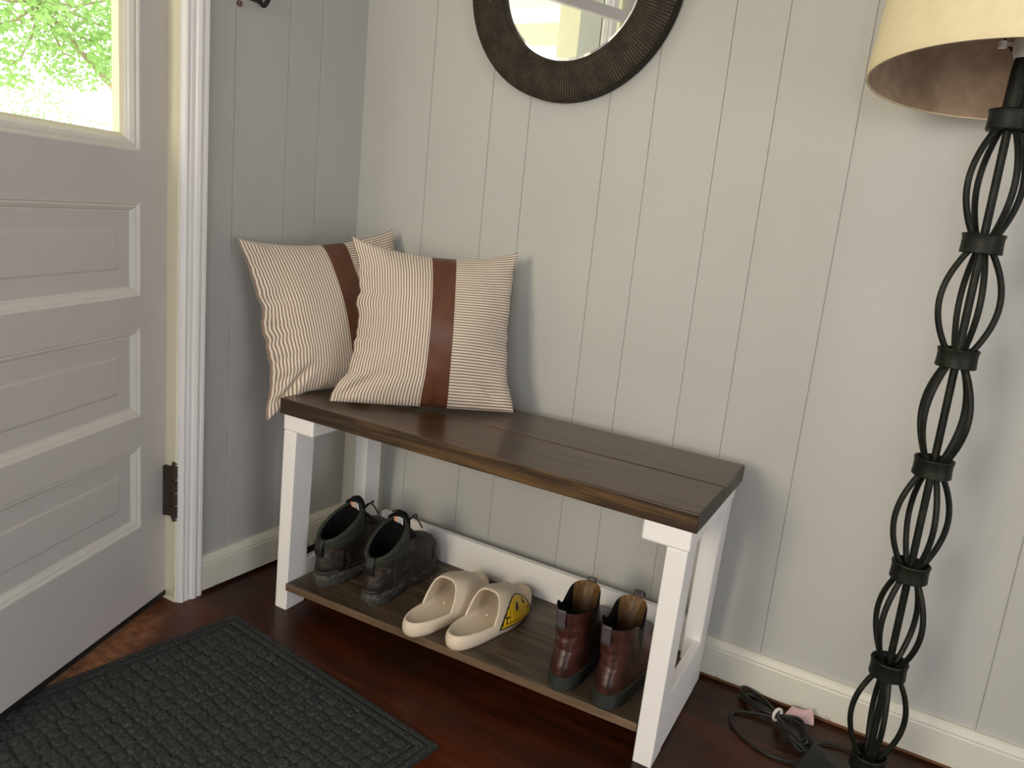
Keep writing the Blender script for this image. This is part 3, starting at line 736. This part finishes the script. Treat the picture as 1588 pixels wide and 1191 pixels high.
    for s_ in (-1, 1):
        lc.tube([Vector((.150, s_*.004, .158)).lerp(Vector((.165, s_*.045, .150)), t)+Vector((0, 0, .022*math.sin(PI*t))) for t in [i/10 for i in range(11)]], .0021, 7)
        lc.tube([Vector((.152, s_*.006, .156)).lerp(Vector((.150, s_*.034, .180)), t)+Vector((.02*math.sin(PI*t), 0, .01*math.sin(PI*t))) for t in [i/8 for i in range(9)]], .0019, 7)
    lc.build('laces', M['cordblack'], root, smooth=True)
    for q in range(4):
        t = q/3
        for s_ in (-1, 1): MB().lathe([(.0022, 0), (.0042, .0006), (.0042, .0022), (.0022, .003)], (.206-.048*t, s_*(.0225-.002*t), .110+.010*t), 10).build('eyelet', M['iron'], root, smooth=True)
    # stitched seam cord around the welt
    MB().tube([p+Vector((0, 0, .0)) for p in foot_ring(NR, -.0065, .2855, .0525, .0385, 1, side, 0, None, 2.35)], .0011, 5, True).build('welt_stitch', M['greytab'], root)
    return root
hiking_boot((.455, -.392, SZ), PI/2+.17, -1, 'dirty dark hiking boot nearer the cream slides, right one of the pair')
hiking_boot((.300, -.398, SZ), PI/2+.05, 1, 'dirty dark hiking boot against the left bench leg')

def chelsea(loc, rz, side, label, flop):
    root = thing('chelsea_boot', loc, label, 'boot', 'brown pull-on boots on the shelf', rz)
    rows = []
    for z, g in ((0, -.002), (.003, .0005), (.026, .001), (.031, .0005), (.0325, -.003)):
        r = foot_ring(NR, -.004-g, .300+g, .0500+g, z, .7, side)
        for p in r:
            if z == 0 and .08 < p.x < .18: p.z = .010*math.sin(PI*(p.x-.08)/.10)**.5
        rows.append(r)
    mb = MB().grid(rows, False, True); cap(mb, 0, NR); cap(mb, 4*NR, NR, True); mb.build('sole', M['chelsea_sole'], root, autos=.6)
    def zf(a): return lambda s, sn: a*(.010*sstep(.55, .95, s)-.022*math.exp(-((s-.56)/.16)**2))
    lv = [(.030, 0, .298, .0485, .7, 0), (.038, -.002, .299, .0492, .7, 0), (.050, -.002, .296, .0487, .65, 0), (.062, .002, .287, .0475, .6, 0), (.073, .006, .270, .0455, .5, 0), (.083, .009, .240, .044, .45, 0), (.095, .012, .205, .042, .35, 0), (.109, .013, .178, .0405, .2, .15), (.125, .0115, .162, .039, .1, .4), (.141, .009, .154, .0385, 0, .65), (.157, .005, .150, .0385, 0, .85), (.171, .003, .149, .0385, 0, 1)]
    NC = NR*2; zs_ = [q[0] for q in lv]; ft_ = lambda z, c: interp([(q[0], q[c]) for q in lv], z)
    zl = [lerp(.030, .171, i/44) for i in range(45)]
    U = [foot_ring(NC, ft_(z, 1), ft_(z, 2), ft_(z, 3), z, ft_(z, 4), side, 0, zf(ft_(z, 5)), 2.25) for z in zl]
    for j, r in enumerate(U):
        for p in r:
            e = noise.noise(Vector((p.x*25, p.y*25, p.z*60+side*3)))*.0018
            if p.x < .06: e += -.0022*math.exp(-((p.z-.085-.1*p.y)/.005)**2)-.0018*math.exp(-((p.z-.111+.15*p.y)/.005)**2)
            if j > 1: p.x -= e if p.x < .07 else 0; p.y += e*.4
    def zone(i, j):     # side elastic from ankle to rim
        p = U[i][j]; zc = p.z; x = p.x
        half = .004+.024*sstep(.090, .165, zc); return zc > .086 and abs(x-.084) < half
    MB().grid(U, False, True, keep=lambda i, j: not zone(i, j)).build('leather_upper', M['chelsea'], root, smooth=True)
    for s_ in (1, -1):
        MB().grid(U, False, True, keep=lambda i, j: zone(i, j) and (U[i][j].y > 0) == (s_ > 0)).build('elastic_side', M['elastic'], root, smooth=True)
    # rolled rim and lining
    inn = []
    top = U[-1]; cen = sum(top, Vector((0, 0, 0)))/NC
    def shrink(r, f, dz): return [Vector((lerp(cen.x, p.x, f), p.y*f, p.z+dz)) for p in r]
    I = [top, shrink(top, .985, .0012), shrink(top, .95, .0002), shrink(top, .89, -.02), shrink(top, .79, -.05), shrink(top, .70, -.10)]
    front = lambda i, j: math.cos(2*PI*(j+.5)/NC) > .62 and i >= 0
    MB().grid(I, False, True, keep=lambda i, j: not front(i, j)).build('lining', M['black'], root, smooth=True)
    MB().grid(I, False, True, keep=front).build('tan_lining', M['tan_lining'], root, smooth=True)
    fl = shrink(top, .70, -.10); mb = MB(); mb.add(fl, [tuple(range(NC))]); mb.build('insole', M['black'], root)
    # heel seam and tabs
    sm = MB()
    for dy in (-.0025, .0025):
        sm.tube([Vector((min(p.x for p in r)-.0004, dy-.009, r[NC//2].z)) for r in U[1:]], .0006, 5)
    sm.build('heel_seam', M['chelsea_sole'], root, smooth=True)
    bt = []
    for i in range(11):
        a = i/10; z = .136+.043*math.sin(PI*.5*min(1, a*1.4)) if a < .72 else .179-.02*(a-.72)/.28
        x = -.002-.003*math.sin(PI*a)+(.012*sstep(.6, 1, a)); bt.append([Vector((x, s_*.0095+.008, z)) for s_ in (-1, -.4, .4, 1)])
    MB().grid(bt).build('heel_tab', M['greytab'], root, smooth=True, solid=.0022)
    ft = []
    for i in range(9):
        a = i/8; x = .147+flop*.034*a+.003; z = .175+.016*math.sin(PI*min(1, a*1.1))-.004*a; ft.append([Vector((x, s_*.010, z)) for s_ in (-1, -.4, .4, 1)])
    MB().grid(ft).build('front_tab', M['greytab'], root, smooth=True, solid=.0022)
    return root
chelsea((.970, -.402, SZ), PI/2+.11, -1, 'dark brown leather pull-on boot beside the slides, left of the pair', .3)
chelsea((1.068, -.398, SZ), PI/2+.06, 1, 'dark brown leather pull-on boot nearest the right bench leg, front tab sticking out', 1)

def slide(loc, rz, side, label, decal):
    root = thing('slide_sandal', loc, label, 'sandal', 'cream slides on the shelf', rz)
    L = .306
    lv = [(0, -.006), (.004, -.001), (.012, .0015), (.020, .002), (.027, .0), (.0320, -.003), (.0330, -.0055), (.0318, -.0078), (.027, -.0105), (.0235, -.0135), (.0225, -.020)]
    rows = []
    for z, g in lv:
        r = foot_ring(NR*2, -g, L+g, .0545+g, z, .8, side, 0, None, 2.35)
        for p in r:
            s = p.x/L; f = 1+.08*math.exp(-(s/.18)**2)+.35*math.exp(-((s-1)/.20)**2)-.05*math.exp(-((s-.5)/.2)**2)
            p.z *= f
            if z < .02: p.z += .010*sstep(.80, 1, s)*(1-z/.02)
        rows.append(r)
    mb = MB().grid(rows, False, True); n0 = (len(lv)-1)*NR*2
    # footbed: strips across between mirrored outline points
    last = rows[-1]; bed = []
    for k in range(1, NR):
        a, b = last[k], last[2*NR-k]; bed.append([a.lerp(b, t)-Vector((0, 0, .0035*math.sin(PI*t))) for t in [i/8 for i in range(9)]])
    mb.build('midsole', M['eva'], root, smooth=True); mb = MB()
    mb.grid(bed); mb.add([last[0]]+bed[0], [(0, i+1, i+2) for i in range(8)]); mb.add([last[NR]]+bed[-1], [(0, i+2, i+1) for i in range(8)])
    mb.build('footbed', M['evabed'], root, smooth=True)
    # strap: arches over the foot; phi 0 on +y ... PI on -y
    def width(s): 
        x = s*L; r = rows[4]; return max((p.y for p in r if abs(p.x-x) < .006), default=.03), min((p.y for p in r if abs(p.x-x) < .006), default=-.03)
    outer = -side
    def edges(t):      # t along the arch, 0 at +y
        q = t if outer > 0 else 1-t      # 0 = outer side, 1 = inner side
        back = .295+.16*math.sin(PI*q)**.75-.03*q
        return back, .80+.06*abs(2*q-1)**2
    def spoint(t, f, off=0):
        b, fr = edges(t); s = lerp(b, fr, f); yp, yn = width(min(.97, s))
        lift = .0018*sstep(0, .2, f); yp += lift; yn -= lift
        H = lerp(.099, .064, sstep(.40, .90, s)); z0 = .007
        ph = PI*t; c = (yp+yn)/2; hw = (yp-yn)/2
        cc = math.copysign(abs(math.cos(ph))**.62, math.cos(ph)) if abs(math.cos(ph)) > 1e-9 else 0; ss = math.sin(ph)**.95 if 0 < t < 1 else 0
        dn = Vector((0, math.cos(ph), math.sin(ph)))
        tuck = .0035*(1-ss)**6
        return Vector((s*L, c+(hw-tuck)*cc, z0+(H-z0)*ss))+dn*off
    NT, NF = 48, 26
    G = []
    for i in range(NT+1):
        t = i/NT; row = []
        for j in range(NF+1): row.append(spoint(t, j/NF, .0012*math.sin(PI*j/NF)))
        for j in range(7):            # rounded front lip
            a = j/6*PI; f = 1.0; row.append(spoint(t, 1, 0)+Vector((.0025*math.sin(a), 0, 0))-(spoint(t, 1, .0025)-spoint(t, 1, 0))*(1-math.cos(a)))
        for j in range(NF+1): row.append(spoint(t, 1-j/NF, -.005))
        for j in range(1, 6):
            a = j/6*PI; row.append(spoint(t, 0, -.005)-Vector((.0025*math.sin(a), 0, 0))+(spoint(t, 0, .0025)-spoint(t, 0, 0))*(1-math.cos(a)))
        G.append(row)
    mb = MB().grid(G, False, True); strap = mb.build('strap', M['eva'], root, smooth=True)
    # little moulded pimple on the footbed
    MB().lathe([(0, .003), (.003, .0022), (.0042, 0)], (L*.50, side*.012, .0195), 12).build('footbed_pip', M['eva'], root, smooth=True)
    if decal:
        # winking smiley printed on the outer side of the strap; a along the foot 0..1, h upward 0..1
        NA, NH = 150, 100
        def ell(a, h, ca, ch, ra, rh): return ((a-ca)/ra)**2+((h-ch)/rh)**2 < 1
        def col(a, h):
            d = ((a-.50)/.49)**2+((h-.0)/.97)**2
            if d > 1: return None
            di = ((a-.50)/.445)**2+((h-.0)/.915)**2
            if di > 1 or h < .035: return 1
            if ell(a, h, .40, .50, .050, .155): return 1
            if ell(a, h, .665, .66, .028, .13) or ell(a, h, .70, .55, .035, .075): return 1
            if .125 < a < .160 and .11 < h < .24 or (.085 < a < .205 and .23 < h < .275): return 1
            if .825 < a < .855 and .12 < h < .30 or (.785 < a < .895 and .29 < h < .335): return 1
            if abs(h-.10) < .014 and .14 < a < .84: return 1
            return 0
        P = []
        for i in range(NA+1):
            row = []
            for j in range(NH+1):
                q = .030+.330*(j/NH); t = q if outer > 0 else 1-q
                row.append(spoint(t, .10+.88*i/NA, .0021+.0042*(1-math.sin(PI*t))**6))
            P.append(row)
        mbd = MB(); nv = NH+1
        mbd.v = [tuple(p) for r in P for p in r]; mbd.uv = [(0, 0)]*len(mbd.v)
        for i in range(NA):
            for j in range(NH):
                c = col((i+.5)/NA, (j+.5)/NH)
                if c is not None: mbd.f.append((i*nv+j, (i+1)*nv+j, (i+1)*nv+j+1, i*nv+j+1)); mbd.mi.append(c)
        d = mbd.build('winking_face_print', [M['yellow'], M['inkblack']], strap, smooth=True); d['label'] = 'yellow winking half face print'
    return root
slide((.611, -.443, SZ), PI/2-.03, 1, 'plain-sided cream slide sandal, next to the hiking boots', False)
slide((.716, -.424, SZ), PI/2-.06, 1, 'cream slide sandal with a yellow winking face on its side', True)

# ------------------------------------------------------------------ mirror
mr = thing('round_mirror', (.626, -.004, 1.547), 'round mirror in a wide dark beaded frame', 'mirror')
RO, RI = .2675, .1825
pf = [(RI-.006, -.020), (RI-.001, -.034), (RI+.004, -.038), (RI+.02, -.0385), (RO-.02, -.036), (RO-.004, -.033), (RO, -.029), (RO, 0), (RI-.006, 0)]
MB().lathe(pf, (0, 0, 0), 160, 'y', True).build('mirror_frame', M['frame'], mr, autos=.7)
MB().lathe([(0, -.0200), (RI-.012, -.0200), (RI-.003, -.0192), (RI-.003, -.0145), (0, -.0145)], (0, 0, 0), 160, 'y').build('mirror_glass', M['mirror'], mr, autos=.01)

# ------------------------------------------------------------------ floor lamp
LX, LY = 1.5415, -.28
lamp = thing('floor_lamp', (LX, LY, 0), 'dark iron floor lamp with a stacked cage stem and cream shade', 'lamp')
b = MB(); hs = .130; rot = -.155
def sq(h, z): return [(h*math.sqrt(2)*math.cos(rot+PI/4+k*PI/2), h*math.sqrt(2)*math.sin(rot+PI/4+k*PI/2), z) for k in range(4)]
b.grid([sq(hs-.004, 0), sq(hs, .003), sq(hs, .013), sq(hs-.006, .018), sq(.05, .034), sq(.022, .050)], False, True)
b.f.append((0, 1, 2, 3)); b.mi.append(0); n = len(b.v); b.f.append((n-4, n-3, n-2, n-1)); b.mi.append(0)
b.build('base', M['iron'], lamp)
ZR = [.1169, .3046, .489, .6759, .8606, 1.0422, 1.2266]
ringp = lambda r, h: [(r-.007, -h), (r-.001, -h), (r, -h+.0015), (r-.0008, -h*.2), (r-.0008, h*.5), (r+.0008, h-.0025), (r, h-.0005), (r-.002, h), (r-.004, h-.001), (r-.007, h-.006)]
for z in ZR:
    c = MB().lathe(ringp(.0305, .0155), (0, 0, z), 40, 'z', True); c.lathe([(0, .004), (.0255, .003), (.0255, -.010), (0, -.011)], (0, 0, z), 30)
    c.build('collar', M['iron'], lamp, autos=.6)
tw = [-.22, .50, .0, .42, -.15, .1]
for i in range(6):
    za, zb_ = ZR[i]+.002, ZR[i+1]-.006
    for k in range(4):
        a = tw[i]+k*PI/2+.5; pts = []
        for q in range(19):
            t = q/18; r = .012+.0325*math.sin(PI*t)**.85; pts.append((r*math.cos(a), r*math.sin(a), lerp(za, zb_, t)))
        MB().tube(pts, .0049, 8).build('cage_bar', M['iron'], lamp, smooth=True)
MB().lathe([(0, .045), (.0062, .045), (.0062, 1.235), (.0145, 1.236), (.0130, 1.30), (.011, 1.315), (0, 1.315)], (0, 0, 0), 20).build('pole', M['iron'], lamp, autos=.6)
so = MB().lathe([(0, 1.315), (.013, 1.315), (.0165, 1.325), (.0165, 1.372), (.014, 1.378), (0, 1.378)], (0, 0, 0), 24); so.tube([(-.012, 0, 1.335), (-.030, 0, 1.335)], .0035, 8); so.lathe([(0, -.006), (.006, -.005), (.006, .005), (0, .006)], (-.031, 0, 1.335), 10)
so.build('socket', M['whiteplastic'], lamp, autos=.6)
MB().lathe([(0, 1.378), (.013, 1.378), (.014, 1.395), (.026, 1.425), (.030, 1.445), (.026, 1.468), (.012, 1.482), (0, 1.484)], (0, 0, 0), 28).build('bulb', M['bulb'], lamp, smooth=True)
SB, STp, RB, RT = 1.2734, 1.565, .2065, .188
def tilt(mb):      # the shade sits a little crooked on its harp
    mb.v = [(p[0], p[1]-.026+.102*(p[2]-SB), p[2]-.102*p[1]) for p in mb.v]; return mb
sh = MB().lathe([(RB, SB), (RB+.0008, SB+.001), (RB+.0008, SB+.010), (lerp(RB, RT, .5), (SB+STp)/2), (RT, STp)], (0, 0, 0), 96)
shade = tilt(sh).build('lamp_shade', M['shade'], lamp, smooth=True)
tilt(MB().lathe([(RB-.0022, SB), (RB-.0022, SB+.010), (lerp(RB, RT, .5)-.002, (SB+STp)/2), (RT-.002, STp)], (0, 0, 0), 96)).build('shade_lining', M['shade_in'], shade, smooth=True)
tilt(MB().lathe([(RB+.0004, SB+.0005), (RB+.0004, SB-.001), (RB-.0026, SB-.001), (RB-.0026, SB+.0005)], (0, 0, 0), 96)).build('shade_rim', M['shade'], shade)
hp = MB()
for s_ in (-1, 1): hp.tube([(s_*.016, 0, 1.325), (s_*.05, 0, 1.37), (s_*.06, 0, 1.44), (s_*.04, 0, 1.51), (0, 0, 1.545)], .0016, 6)
for k in range(3): a = k*2*PI/3+.4; hp.tube([(0, 0, 1.547), (.183*math.cos(a), .183*math.sin(a)-.002, 1.553-.1*.183*math.sin(a))], .0016, 6)
hp.build('shade_harp', M['iron'], lamp)
# bundled cord beside the base
def spline(pts, n=14):
    P = [Vector(p) for p in pts]; out = []
    for i in range(len(P)-1):
        p0, p1, p2, p3 = P[max(0, i-1)], P[i], P[i+1], P[min(len(P)-1, i+2)]
        for k in range(n):
            t = k/n; out.append(.5*((2*p1)+(p2-p0)*t+(2*p0-5*p1+4*p2-p3)*t*t+(3*p1-p0-3*p2+p3)*t**3))
    return out+[P[-1]]
cw = MB(); KN = Vector((1.352, -.085, .016)); rr_ = random.Random(3)
for q in range(7):       # loops fanning from the knot
    A = Vector((1.43+rr_.uniform(-.02, .012), -.150+rr_.uniform(-.03, .03), .006+.005*(q % 3))); sd = .028*(1 if q % 2 else -1)*rr_.uniform(.5, 1)
    n_ = Vector((.5, .85, 0))*sd
    cw.tube(spline([KN, KN.lerp(A, .5)+n_*1.2+Vector((0, 0, .012)), A+n_*.6, A+(A-KN)*.12, A-n_*.6, KN.lerp(A, .5)-n_*1.0+Vector((0, 0, .006)), KN]), .0030, 7)
for q in range(5):
    A = Vector((1.275+rr_.uniform(-.01, .01), -.045+rr_.uniform(-.012, .012), .006+.006*(q % 3))); sd = .016*(1 if q % 2 else -1)
    n_ = Vector((.4, .9, 0))*sd; cw.tube(spline([KN, KN.lerp(A, .5)+n_, A+n_*.7, A-n_*.7, KN.lerp(A, .5)-n_, KN]), .0030, 7)
cw.tube(spline([(1.345, -.09, .012), (1.31, -.095, .008), (1.270, -.115, .004), (1.275, -.160, .004), (1.320, -.200, .004), (1.375, -.215, .004), (1.425, -.205, .006)]), .0030, 7)
cw.tube(spline([(1.43, -.15, .008), (1.455, -.10, .005), (1.50, -.09, .005), (1.53, -.13, .005), (1.538, -.162, .010)]), .0030, 7)
wc = cw.build('power_cord', M['cordblack'], lamp, smooth=True, world=True)
MB().tube([KN+Vector((.014*math.cos(a)*.5, .014*math.cos(a)*.8, .014*math.sin(a))) for a in [k*2*PI/14 for k in range(14)]], .0032, 8, True).build('twist_tie', M['whiteplastic'], wc, smooth=True, world=False) if False else None
tt = MB().tube([KN+Vector((.012*math.cos(a)*.5, .012*math.cos(a)*.85, .013*math.sin(a)+.002)) for a in [k*2*PI/14 for k in range(14)]], .0034, 8, True)
lamp_off = Vector((LX, LY, 0))
for mbx in (tt,): mbx.v = [tuple(Vector(p)-lamp_off) for p in mbx.v]
tt.build('twist_tie', M['whiteplastic'], wc, smooth=True)
pk = MB(); pk.add([Vector(p)-lamp_off for p in [(1.363, -.060, .012), (1.392, -.064, .010), (1.398, -.040, .026), (1.372, -.036, .022), (1.366, -.062, .003), (1.395, -.066, .003), (1.400, -.042, .012), (1.372, -.038, .008)]], [(0, 1, 2, 3), (7, 6, 5, 4), (0, 4, 5, 1), (1, 5, 6, 2), (2, 6, 7, 3), (3, 7, 4, 0)])
pk.add([Vector(p)-lamp_off for p in [(1.392, -.058, .006), (1.424, -.060, .018), (1.414, -.036, .034), (1.390, -.044, .022), (1.392, -.058, .003), (1.424, -.062, .010), (1.418, -.040, .024), (1.390, -.046, .012)]], [(0, 1, 2, 3), (7, 6, 5, 4), (0, 4, 5, 1), (1, 5, 6, 2), (2, 6, 7, 3), (3, 7, 4, 0)])
pt_ = pk.build('cord_tag', M['pink'], wc, bevel=.001)
pt_['label'] = 'folded pale pink paper tag'

# ------------------------------------------------------------------ coat hook high on the left wall
hk = thing('coat_hook', (.0, -.385, 1.44), 'dark metal coat hook on the left wall near the corner', 'hook')
MB().box((0, -.020, -.01), (.006, .020, .085)).build('back_plate', M['rust'], hk, bevel=.002)
MB().tube(spline([(.004, 0, .02), (.018, -.002, -.006), (.036, -.004, -.020), (.052, -.005, -.006), (.056, -.005, .018)]), .0055, 10).build('hook', M['cordblack'], hk, smooth=True)
MB().tube(spline([(.004, 0, .06), (.03, -.003, .075), (.06, -.005, .10)]), .0055, 10).build('hook', M['cordblack'], hk, smooth=True)
MB().lathe([(0, -.003), (.006, -.002), (.0065, .004), (.003, .006), (0, .006)], (.004, -.046, -.024), 12, 'y').build('screw_knob', mat('brown_knob', (.12, .07, .05), .5), hk, smooth=True)

# ------------------------------------------------------------------ door mat
MO = Vector((.164, -.535, 0)); mx_ = Vector((.9933, -.1135, 0)).normalized(); my_ = Vector((-.1135, -.9933, 0)).normalized()
MWd, MLn = .672, 1.02
dm = thing('door_mat', MO+mx_*MWd/2+my_*MLn/2, 'charcoal grey fibre door mat with raised square blocks', 'doormat')
NXm, NYm = 336, 510; P = []
cell = .0268; bd = .036
def mh(x, y):
    ed = min(x, MWd-x, y, MLn-y)
    if ed < .012: h = .0055+.0012*sstep(0, .012, ed)
    elif ed < .018: h = .0040
    elif ed < bd-.006: h = .0072
    elif ed < bd: h = .0040
    else:
        X, Y = (x-bd)/cell, (y-bd)/cell; r_ = math.floor(Y); X += .10*noise.noise(Vector((r_*3.1, math.floor(X), 2)))+.35*noise.noise(Vector((r_*1.7, 5, 9)))
        X += .16*noise.noise(Vector((x*34, y*34, 1))); Y += .16*noise.noise(Vector((x*34, y*34, 7)))+.30*noise.noise(Vector((math.floor(X)*1.9, 3, 5)))
        fx, fy = abs(X-math.floor(X)-.5), abs(Y-math.floor(Y)-.5); e = .5-(fx**3.2+fy**3.2)**(1/3.2)
        h = .0050+.0040*sstep(-.02, .20, e)+.0008*noise.noise(Vector((math.floor(X)*3.3, math.floor(Y)*2.7, 11)))
    return h+.0009*noise.noise(Vector((x*160, y*160, 0)))+.0008*noise.noise(Vector((x*45, y*45, 3)))
for i in range(NXm+1):
    x = MWd*i/NXm; row = []
    for j in range(NYm+1):
        y = MLn*j/NYm; rx = max(0, min(1, 1)); p = MO+mx_*x+my_*y
        row.append((p.x, p.y, mh(x, y)))
    P.append(row)
MB().grid(P).build('fibre_top', M['carpet'], dm, smooth=True, world=True)
def mq(i, z):
    return [tuple(MO+mx_*a+my_*b_+Vector((0, 0, z))) for a, b_ in ((-i, -i), (MWd+i, -i), (MWd+i, MLn+i), (-i, MLn+i))]
MB().hexa(mq(.0025, .0004), mq(.001, .0052)).build('rubber_backing', M['matrubber'], dm, world=True)
